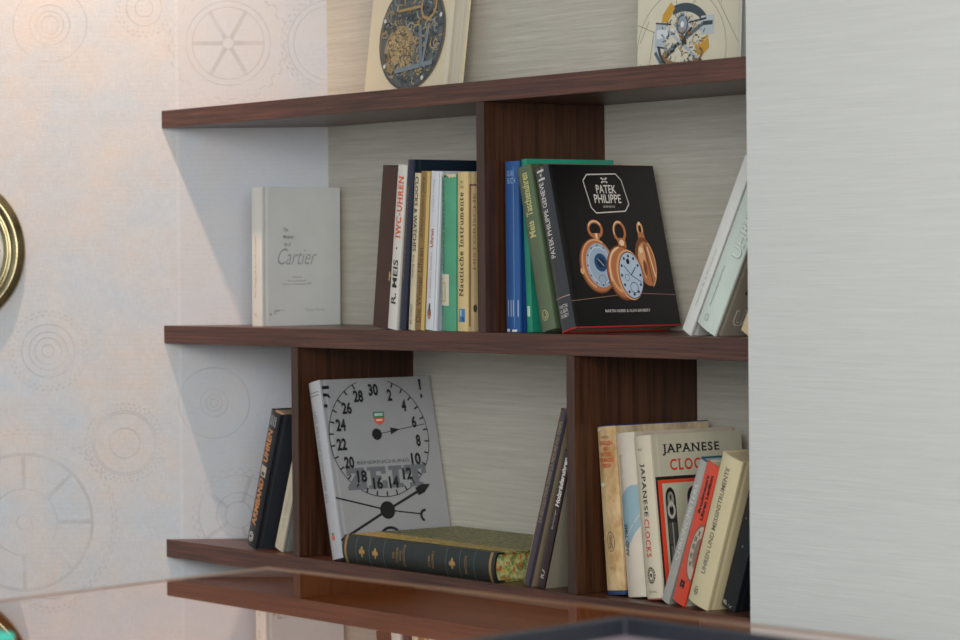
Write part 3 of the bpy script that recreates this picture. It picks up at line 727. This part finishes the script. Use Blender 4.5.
b = Book('narrow grey book with pale CHRONOMETERS lettering and a blue-green cloth top edge, leaning right', .5260, .030, ZB, 22.8, .019, .285, .22,
         '#1f5464', '#1f5464', '#9fb3b8', bulge=.001, jacket='#a3a29a', jacket_b='#a3a29a', jz=(.0, .003), coat=.3)
a = b.spine(); a.text('CHRONOMETERS', .005, .085, .014, .235, '#d0cfc9', 90, .0, True); a.build('spine_lettering', b.skin)
b = Book('orange-red book titled Uhren Lexikon with an old dial on its spine', .5790, .022, ZB, 21.2, .034, .272, .21,
         '#cf4429', '#c8bfae', '#cbbf9e', bulge=.002, rough=.4, coat=.3, var=.06)
a = b.spine(); a.text("Bruckmann's", .009, .175, .0165, .248, '#27120e', 90, .05); a.text('Uhren Lexikon', .019, .165, .0265, .252, '#27120e', 90, .05)
a.rect(.011, .030, .015, .045, '#1d1010', 1); a.rect(.018, .030, .0225, .045, '#1d1010', 1); a.rect(.011, .040, .0225, .0445, '#1d1010', 1); a.rect(.015, .033, .018, .0365, '#1d1010', 1); a.build('spine_lettering', b.skin)
a = b.spine(.0008)
def clipdisc(u, v, ru, rv, col, umax=.034):
    a.poly([(min(u+ru*math.cos(q*PI/20), umax), v+rv*math.sin(q*PI/20)) for q in range(10, 31)], col)
clipdisc(.034, .105, .021, .056, '#6a5a50'); clipdisc(.034, .105, .019, .052, '#b3a492'); clipdisc(.034, .105, .009, .030, '#7d6c60')
for q, tx in ((120, 'X'), (145, 'IX'), (168, 'VIII'), (192, 'VII'), (215, 'VI')):
    u, v = .034+.014*math.cos(R(q)), .105+.042*math.sin(R(q)); a.text(tx, u-.003, v-.005, u+.004, v+.005, '#1e1816', bold=.03, serif=True)
a.build('dial_picture', b.skin)
b = Book('cream book titled UHREN UND MESSINSTRUMENTE, leaning on the black book', .6495, .015, ZB, 19.9, .053, .284, .22,
         '#cec29c', '#c9bc96', '#c8bb98', bulge=.005, rough=.5, coat=.15, var=.06)
a = b.spine(); a.text('UHREN UND MESSINSTRUMENTE', .020, .060, .0305, .262, '#57514a', 90, .015, True); a.ring(.018, .024, .0045, .0075, .0015, '#57514a'); a.text('R', .015, .020, .021, .029, '#57514a', 90)
a.build('spine_lettering', b.skin)
b = Book('black book with frayed white foot, leaning behind the cream UHREN UND MESSINSTRUMENTE book', .6990, .035, ZB, 19.9, .036, .245, .20,
         '#14171c', '#101318', '#c9c3b2', bulge=.003, rough=.6)
a = b.spine(); random.seed(8)
for i in range(9):
    u = random.uniform(.004, .03); a.line(u, random.uniform(.004, .010), u+random.uniform(-.006, .006), random.uniform(.004, .013), .0013, '#c4bba6')
a.disc(.02, .12, .001, .002, '#9aa0a8', 6); a.disc(.012, .17, .001, .0015, '#9aa0a8', 6); a.build('frayed_threads', b.skin)
Book('blue book leaning at the far right end of the bottom shelf', .7490, .055, ZB, 21, .035, .200, .18, '#3f5f8c', '#38547e', '#c9c3b2', bulge=.002, rough=.5)

# ------------------------------------------------------------------ two picture books on the top shelf, faces to the room
def faced(label, x, Y, wd, hh, th, tilt, cover_c, side_c):
    r = empty('book', (x, Y, ZT+.0004), (R(-tilt), 0, 0)); tag(r, label, 'book')
    fc = box('front_cover', 0, wd, 0, .0025, 0, hh, paper(cover_c, .45, .05, .3), r, .0006)
    box('back_cover', 0, wd, th-.0025, th, 0, hh, paper(cover_c, .5, .05), r, .0006)
    box('spine', 0, .003, .0026, th-.0026, 0, hh, paper(cover_c, .5, .05), r)
    box('page_block', .0032, wd-.005, .0027, th-.0027, .003, hh-.003, pages(side_c, 1), r)
    return fc, Art(lambda u, v, L: (u, -L, v), .0003)
r, a = faced('cream top shelf picture book with a round blue and gold watch movement', -.668, .195, .302, .335, .042, 7.5, '#dccfb0', '#ddd6c4')
a.rect(.290, 0, .302, .335, '#d9d2be', 1)
cu, cv = .163, .132; cr = .118
a.disc(cu, cv, cr, cr, '#7b6f52', 64); a.disc(cu, cv, cr-.004, cr-.004, '#5f6766', 64); random.seed(11)
a.disc(cu-.045, cv-.030, 0.055, .055, '#9d8862', 40); a.disc(cu-.045, cv-.030, .047, .047, '#ae966c', 40)
for i in range(110):
    q = random.uniform(0, 2*PI); rr = .046*math.sqrt(random.random()); a.ring(cu-.045+rr*math.cos(q), cv-.03+rr*math.sin(q), random.uniform(.003, .008), random.uniform(.003, .008), .0018, random.choice(['#4b4a3c', '#46525a', '#d6bb84', '#6b5a38']), 10, a0=random.uniform(0, 180), a1=random.uniform(200, 380))
for i in range(330):
    q = random.uniform(0, 2*PI); rr = .105*math.sqrt(random.random()); u, v = cu+rr*math.cos(q), cv+rr*math.sin(q)
    if math.hypot(u-cu+.045, v-cv+.03) < .05: continue
    if random.random() < .55: a.ring(u, v, random.uniform(.004, .012), random.uniform(.004, .012), .0022, random.choice(['#a88c58', '#39444c', '#8b98a0', '#c4a870', '#4a565e']), 10, a0=random.uniform(0, 180), a1=random.uniform(200, 360))
    else:
        g = random.uniform(0, PI); L = random.uniform(.006, .022); a.line(u, v, u+L*math.cos(g), v+L*math.sin(g), random.uniform(.0015, .004), random.choice(['#a58a56', '#39444c', '#8b98a0', '#2f3a42']))
for q in ((-.05, -.075, .085, -.062, .010, '#77858e'), (.03, .02, .045, -.07, .011, '#6c7a84'), (.062, .02, .050, -.062, .008, '#77858e'), (-.055, .055, .03, .060, .006, '#a88c58'), (-.06, .040, .01, .046, .005, '#39444c')):
    a.line(cu+q[0], cv+q[1], cu+q[2], cv+q[3], q[4], q[5])
a.ring(cu+.055, cv+.06, .026, .028, .006, '#a88c58'); a.ring(cu+.055, cv+.06, .014, .015, .004, '#39444c'); a.ring(cu, cv, cr-.004, cr-.004, .004, '#3f444a', 64)
for q in (-60, 20, 95, 160, 215): a.disc(cu+.108*math.cos(R(q)), cv+.108*math.sin(R(q)), .005, .005, '#cfd3d2', 10)
a.build('movement_picture', r)
r, a = faced('ivory top shelf picture book with an exploded watch movement and fine construction lines', .238, .205, .297, .33, .040, 2.5, '#d9d3ba', '#cfd2d8')
a.rect(.288, 0, .292, .33, '#c9c9c4', 1)
cu, cv = .134, .098; fn0 = a.fn; a.fn = lambda u, v, L: fn0(u, max(v-.036, .0005), L); KL = '#8a867a'
a.ring(cu-.005, cv-.02, .128, .115, .0012, KL, 60, a0=-10, a1=190); a.ring(cu+.02, cv+.0, .19, .10, .001, KL, 60, a0=20, a1=120)
for q in ((.002, .135, .06, .115), (.01, .10, .035, .14), (.10, .22, .115, .165), (.16, .165, .22, .21), (.20, .21, .29, .085), (.19, .19, .26, .25), (.035, .02, .05, .12), (.15, .02, .19, .07), (.24, .16, .288, .28), (.02, .0, .012, .06)): a.line(*q, .0012, '#77756e')
a.ring(cu, cv, .075, .062, .016, '#3b4a52', 48, a0=35, a1=115); a.ring(cu, cv, .075, .062, .020, '#c2c8ca', 48, a0=150, a1=250); a.ring(cu, cv, .070, .058, .007, '#2b343a', 48, a0=145, a1=320)
a.poly([(.075, .150), (.098, .172), (.110, .160), (.088, .132), (.072, .135)], '#c9982e'); a.poly([(.168, .085), (.205, .105), (.210, .080), (.180, .060)], '#c9982e')
a.rect(.055, .088, .085, .135, '#aeb9bf', 1); a.rect(.058, .105, .110, .122, '#d5dadb', 1); a.rect(.185, .105, .222, .140, '#b8c4ca', 1); a.rect(.19, .122, .218, .130, '#39444c', 1)
for q in ((.085, .075, .19, .125, .008, '#5c6a72'), (.075, .06, .16, .12, .006, '#2b343a'), (.09, .12, .18, .06, .006, '#aeb9bf'), (.055, .08, .09, .03, .008, '#55626a'), (.12, .13, .14, .09, .014, '#4b3a2a'), (.10, .05, .12, .02, .007, '#b8862e'), (.15, .04, .18, .05, .008, '#39444c'), (.055, .135, .10, .13, .003, '#2b343a'), (.15, .13, .20, .135, .004, '#2b343a'), (.06, .09, .09, .085, .003, '#20282e')): a.line(*q[:4], q[4], q[5])
a.disc(.132, .128, .019, .021, '#8f9da5', 24); a.ring(.132, .128, .015, .017, .003, '#39444c'); a.disc(.132, .128, .005, .006, '#dfe3e4', 12)
a.ring(.135, .072, .055, .018, .007, '#8a6a3c', 40, a0=150, a1=390); a.ring(.135, .030, .02, .016, .005, '#39444c'); a.disc(.135, .030, .009, .008, '#9aa6ac', 14)
random.seed(5)
for i in range(170):
    q = random.uniform(0, 2*PI); rr = .058*math.sqrt(random.random()); u, v = cu+rr*math.cos(q)*1.1, cv+rr*math.sin(q)*.9
    g = random.uniform(0, PI); L = random.uniform(.003, .012); a.line(u, v, u+L*math.cos(g), v+L*math.sin(g), random.uniform(.001, .003), random.choice(['#2b343a', '#d8dcdc', '#8f9da5', '#a87c3c', '#55626a']))
a.build('movement_picture', r)

# ------------------------------------------------------------------ brass wall clock on the papered wall
def wallpt(s, z, off=0): return Vector((XL+SDX*s+SDY*off, SDY*s-SDX*off, z))
ck = empty('wall_clock', wallpt(-.488, .173, 0)); ck.rotation_euler = (0, 0, math.atan2(SDY, SDX))
tag(ck, 'round brass wall clock with a white dial, cut off by the left edge', 'clock')
BR = NT('brass'); cb = BR.mix(BR.noise(30, detail=3), lin('#8f8462'), lin('#ada07c')); BR.l(cb, BR.b.inputs['Base Color']); BRASS = BR.done(.28, metal=1)
lathe('bezel', [(.130, .012), (.136, .019), (.142, .020), (.146, .015), (.150, .017), (.156, .026), (.163, .028), (.169, .024), (.172, .017), (.177, .015), (.178, .012), (.178, .0005), (.13, .0005), (.130, .012)], BRASS, ck, 120, rot=(R(90), 0, 0))
lathe('dial', [(.0001, .011), (.131, .011), (.131, .002), (.0001, .002)], plain('enamel_white', '#e9e9e4', .3), ck, 96, rot=(R(90), 0, 0))
a = Art(lambda u, v, L: (u, -.0112-L, v), .0003)
for k in range(60):
    q = R(6*k); r0 = .118 if k % 5 else .113; a.line(r0*math.cos(q), r0*math.sin(q), .123*math.cos(q), .123*math.sin(q), .0012 if k % 5 else .003, '#222222')
for k, tx in enumerate(('XII', 'I', 'II', 'III', 'IIII', 'V', 'VI', 'VII', 'VIII', 'IX', 'X', 'XI')):
    q = PI/2-k*PI/6; u, v = .097*math.cos(q), .097*math.sin(q); wd = .004+.003*len(tx); a.text(tx, u-wd, v-.010, u+wd, v+.010, '#222222', bold=.01, serif=True)
a.build('numerals', ck)
a = Art(lambda u, v, L: (u, -.015-L, v), .0003); a.line(0, 0, -.045, .035, .006, '#1c1c20', .002); a.line(0, 0, .02, .085, .004, '#1c1c20', .0015); a.disc(0, 0, .006, .006, '#1c1c20'); a.build('hands', ck)

# ------------------------------------------------------------------ desk with glass inset top
A0 = Vector((.925, -1.076)); A1 = Vector((3.05, -.905)); A2 = Vector((3.35, -2.55)); A3 = Vector((1.335, -2.72))
tb = empty('desk', (2.1, -1.8, FLOOR)); tag(tb, 'brown desk with a mirror-glossy top filling the bottom foreground', 'desk')
def L3(p, z): return (p[0]-2.1, p[1]+1.8, z-FLOOR)
cen = (A0+A1+A2+A3)/4
def inset(d):
    P = [A0, A1, A2, A3]; out = []
    for i in range(4):
        p, q, r_ = P[i-1], P[i], P[(i+1) % 4]; e1 = (q-p).normalized(); e2 = (r_-q).normalized()
        n1 = Vector((e1.y, -e1.x)); n2 = Vector((e2.y, -e2.x))
        bis = (n1+n2).normalized(); out.append(q+bis*(d/bis.dot(n1)))
    return out
RIMM = wood('desk_rim_wood', 0, ('#7a5236', '#a67a58'), .35)
outp = [A0, A1, A2, A3]; inp = inset(.038)
v = [L3(p, TBL-.002) for p in outp]+[L3(p, TBL-.002) for p in inp]+[L3(p, TBL-.04) for p in outp]+[L3(p, TBL-.04) for p in inp]
f = []
for i in range(4):
    j = (i+1) % 4; f += [(i, j, 4+j, 4+i), (8+i, 12+i, 12+j, 8+j), (i, 8+i, 8+j, j), (4+i, 4+j, 12+j, 12+i)]
bevel(link('rim', v, f, RIMM, tb), .003, 2)
GT = NT('glossy_desk_top'); f_ = GT.noise(2, (3, 60, 60), detail=5)
GT.l(GT.mix(f_, lin('#8a4a26'), lin('#b3663a')), GT.b.inputs['Base Color']); GTOP = GT.done(.012, spec=.6, coat=1.0)
GT.b.inputs['Coat Roughness'].default_value = .01
o = prism('glossy_top', [L3(p, 0)[:2] for p in inset(.0385)], TBL-.03-FLOOR, TBL-FLOOR, GTOP, tb)
LEGM = wood('desk_leg_wood', 2, ('#2b1510', '#57342a'))
for p in inset(.09): box('leg', p[0]-2.1-.03, p[0]-2.1+.03, p[1]+1.8-.03, p[1]+1.8+.03, 0, TBL-.0405-FLOOR, LEGM, tb, .002)

# presentation tray, corner in view
TC = Vector((1.933, -1.231)); ex = Vector((1.0, .018)).normalized(); ey = Vector((.20, -.98)).normalized()
tr = empty('presentation_tray', (TC.x, TC.y, TBL+.0002)); tag(tr, 'dark blue-grey leather tray with a raised rim, at the bottom right on the desk', 'tray')
def TP(a_, b_): q = ex*a_+ey*b_; return (q.x, q.y)
TL_, TW_ = .62, .40; RW = .008
LEA = paper('#23272f', .4, .15, .1, 0, 40)
ou = [TP(0, 0), TP(TL_, 0), TP(TL_, TW_), TP(0, TW_)]; ii = [TP(RW, RW), TP(TL_-RW, RW), TP(TL_-RW, TW_-RW), TP(RW, TW_-RW)]
v = [(x, y, 0) for x, y in ou]+[(x, y, 0) for x, y in ii]+[(x, y, .030) for x, y in ou]+[(x, y, .030) for x, y in ii]; f = []
for i in range(4):
    j = (i+1) % 4; f += [(i, 4+i, 4+j, j), (8+i, 8+j, 12+j, 12+i), (i, j, 8+j, 8+i), (4+i, 12+i, 12+j, 4+j)]
bevel(link('rim', v, f, LEA, tr), .003, 3)
tm = NT('tray_lining'); c = tm.mix(tm.noise(12, detail=2, lo=.45, hi=.55), lin('#566a55'), lin('#80727a')); tm.l(c, tm.b.inputs['Base Color'])
prism('lining', [TP(RW+.0005, RW+.0005), TP(TL_-RW-.0005, RW+.0005), TP(TL_-RW-.0005, TW_-RW-.0005), TP(RW+.0005, TW_-RW-.0005)], .0002, .008, tm.done(.8), tr)

# turquoise velvet pad at the bottom left
pd = empty('velvet_pad', (1.404, -1.775, TBL+.0002)); tag(pd, 'turquoise velvet pad on the desk at the bottom left corner', 'pad')
TQ = paper('#3fb3a0', .8, .1)
bevel(prism('cushion', [(0, 0), (.075, -.004), (.13, -.30), (-.08, -.30), (-.04, -.02)], 0, .012, TQ, pd), .004, 3)
prism('base', [(.006, -.02), (.066, -.02), (.12, -.29), (-.07, -.29)], -.0001, .0002, paper('#2a2a2a'), pd)

# ceiling downlight that throws the warm pool on the papered wall
dl = empty('ceiling_spotlight', (SPOT_AT[0], SPOT_AT[1], CEIL-.0002)); tag(dl, 'white round ceiling spotlight above the left end of the shelf', 'lamp')
WH = plain('lamp_white', '#dedede', .4)
lathe('housing', [(.0001, 0), (.045, 0), (.045, -.075), (.040, -.075), (.040, -.02), (.0001, -.02)], WH, dl, 40)
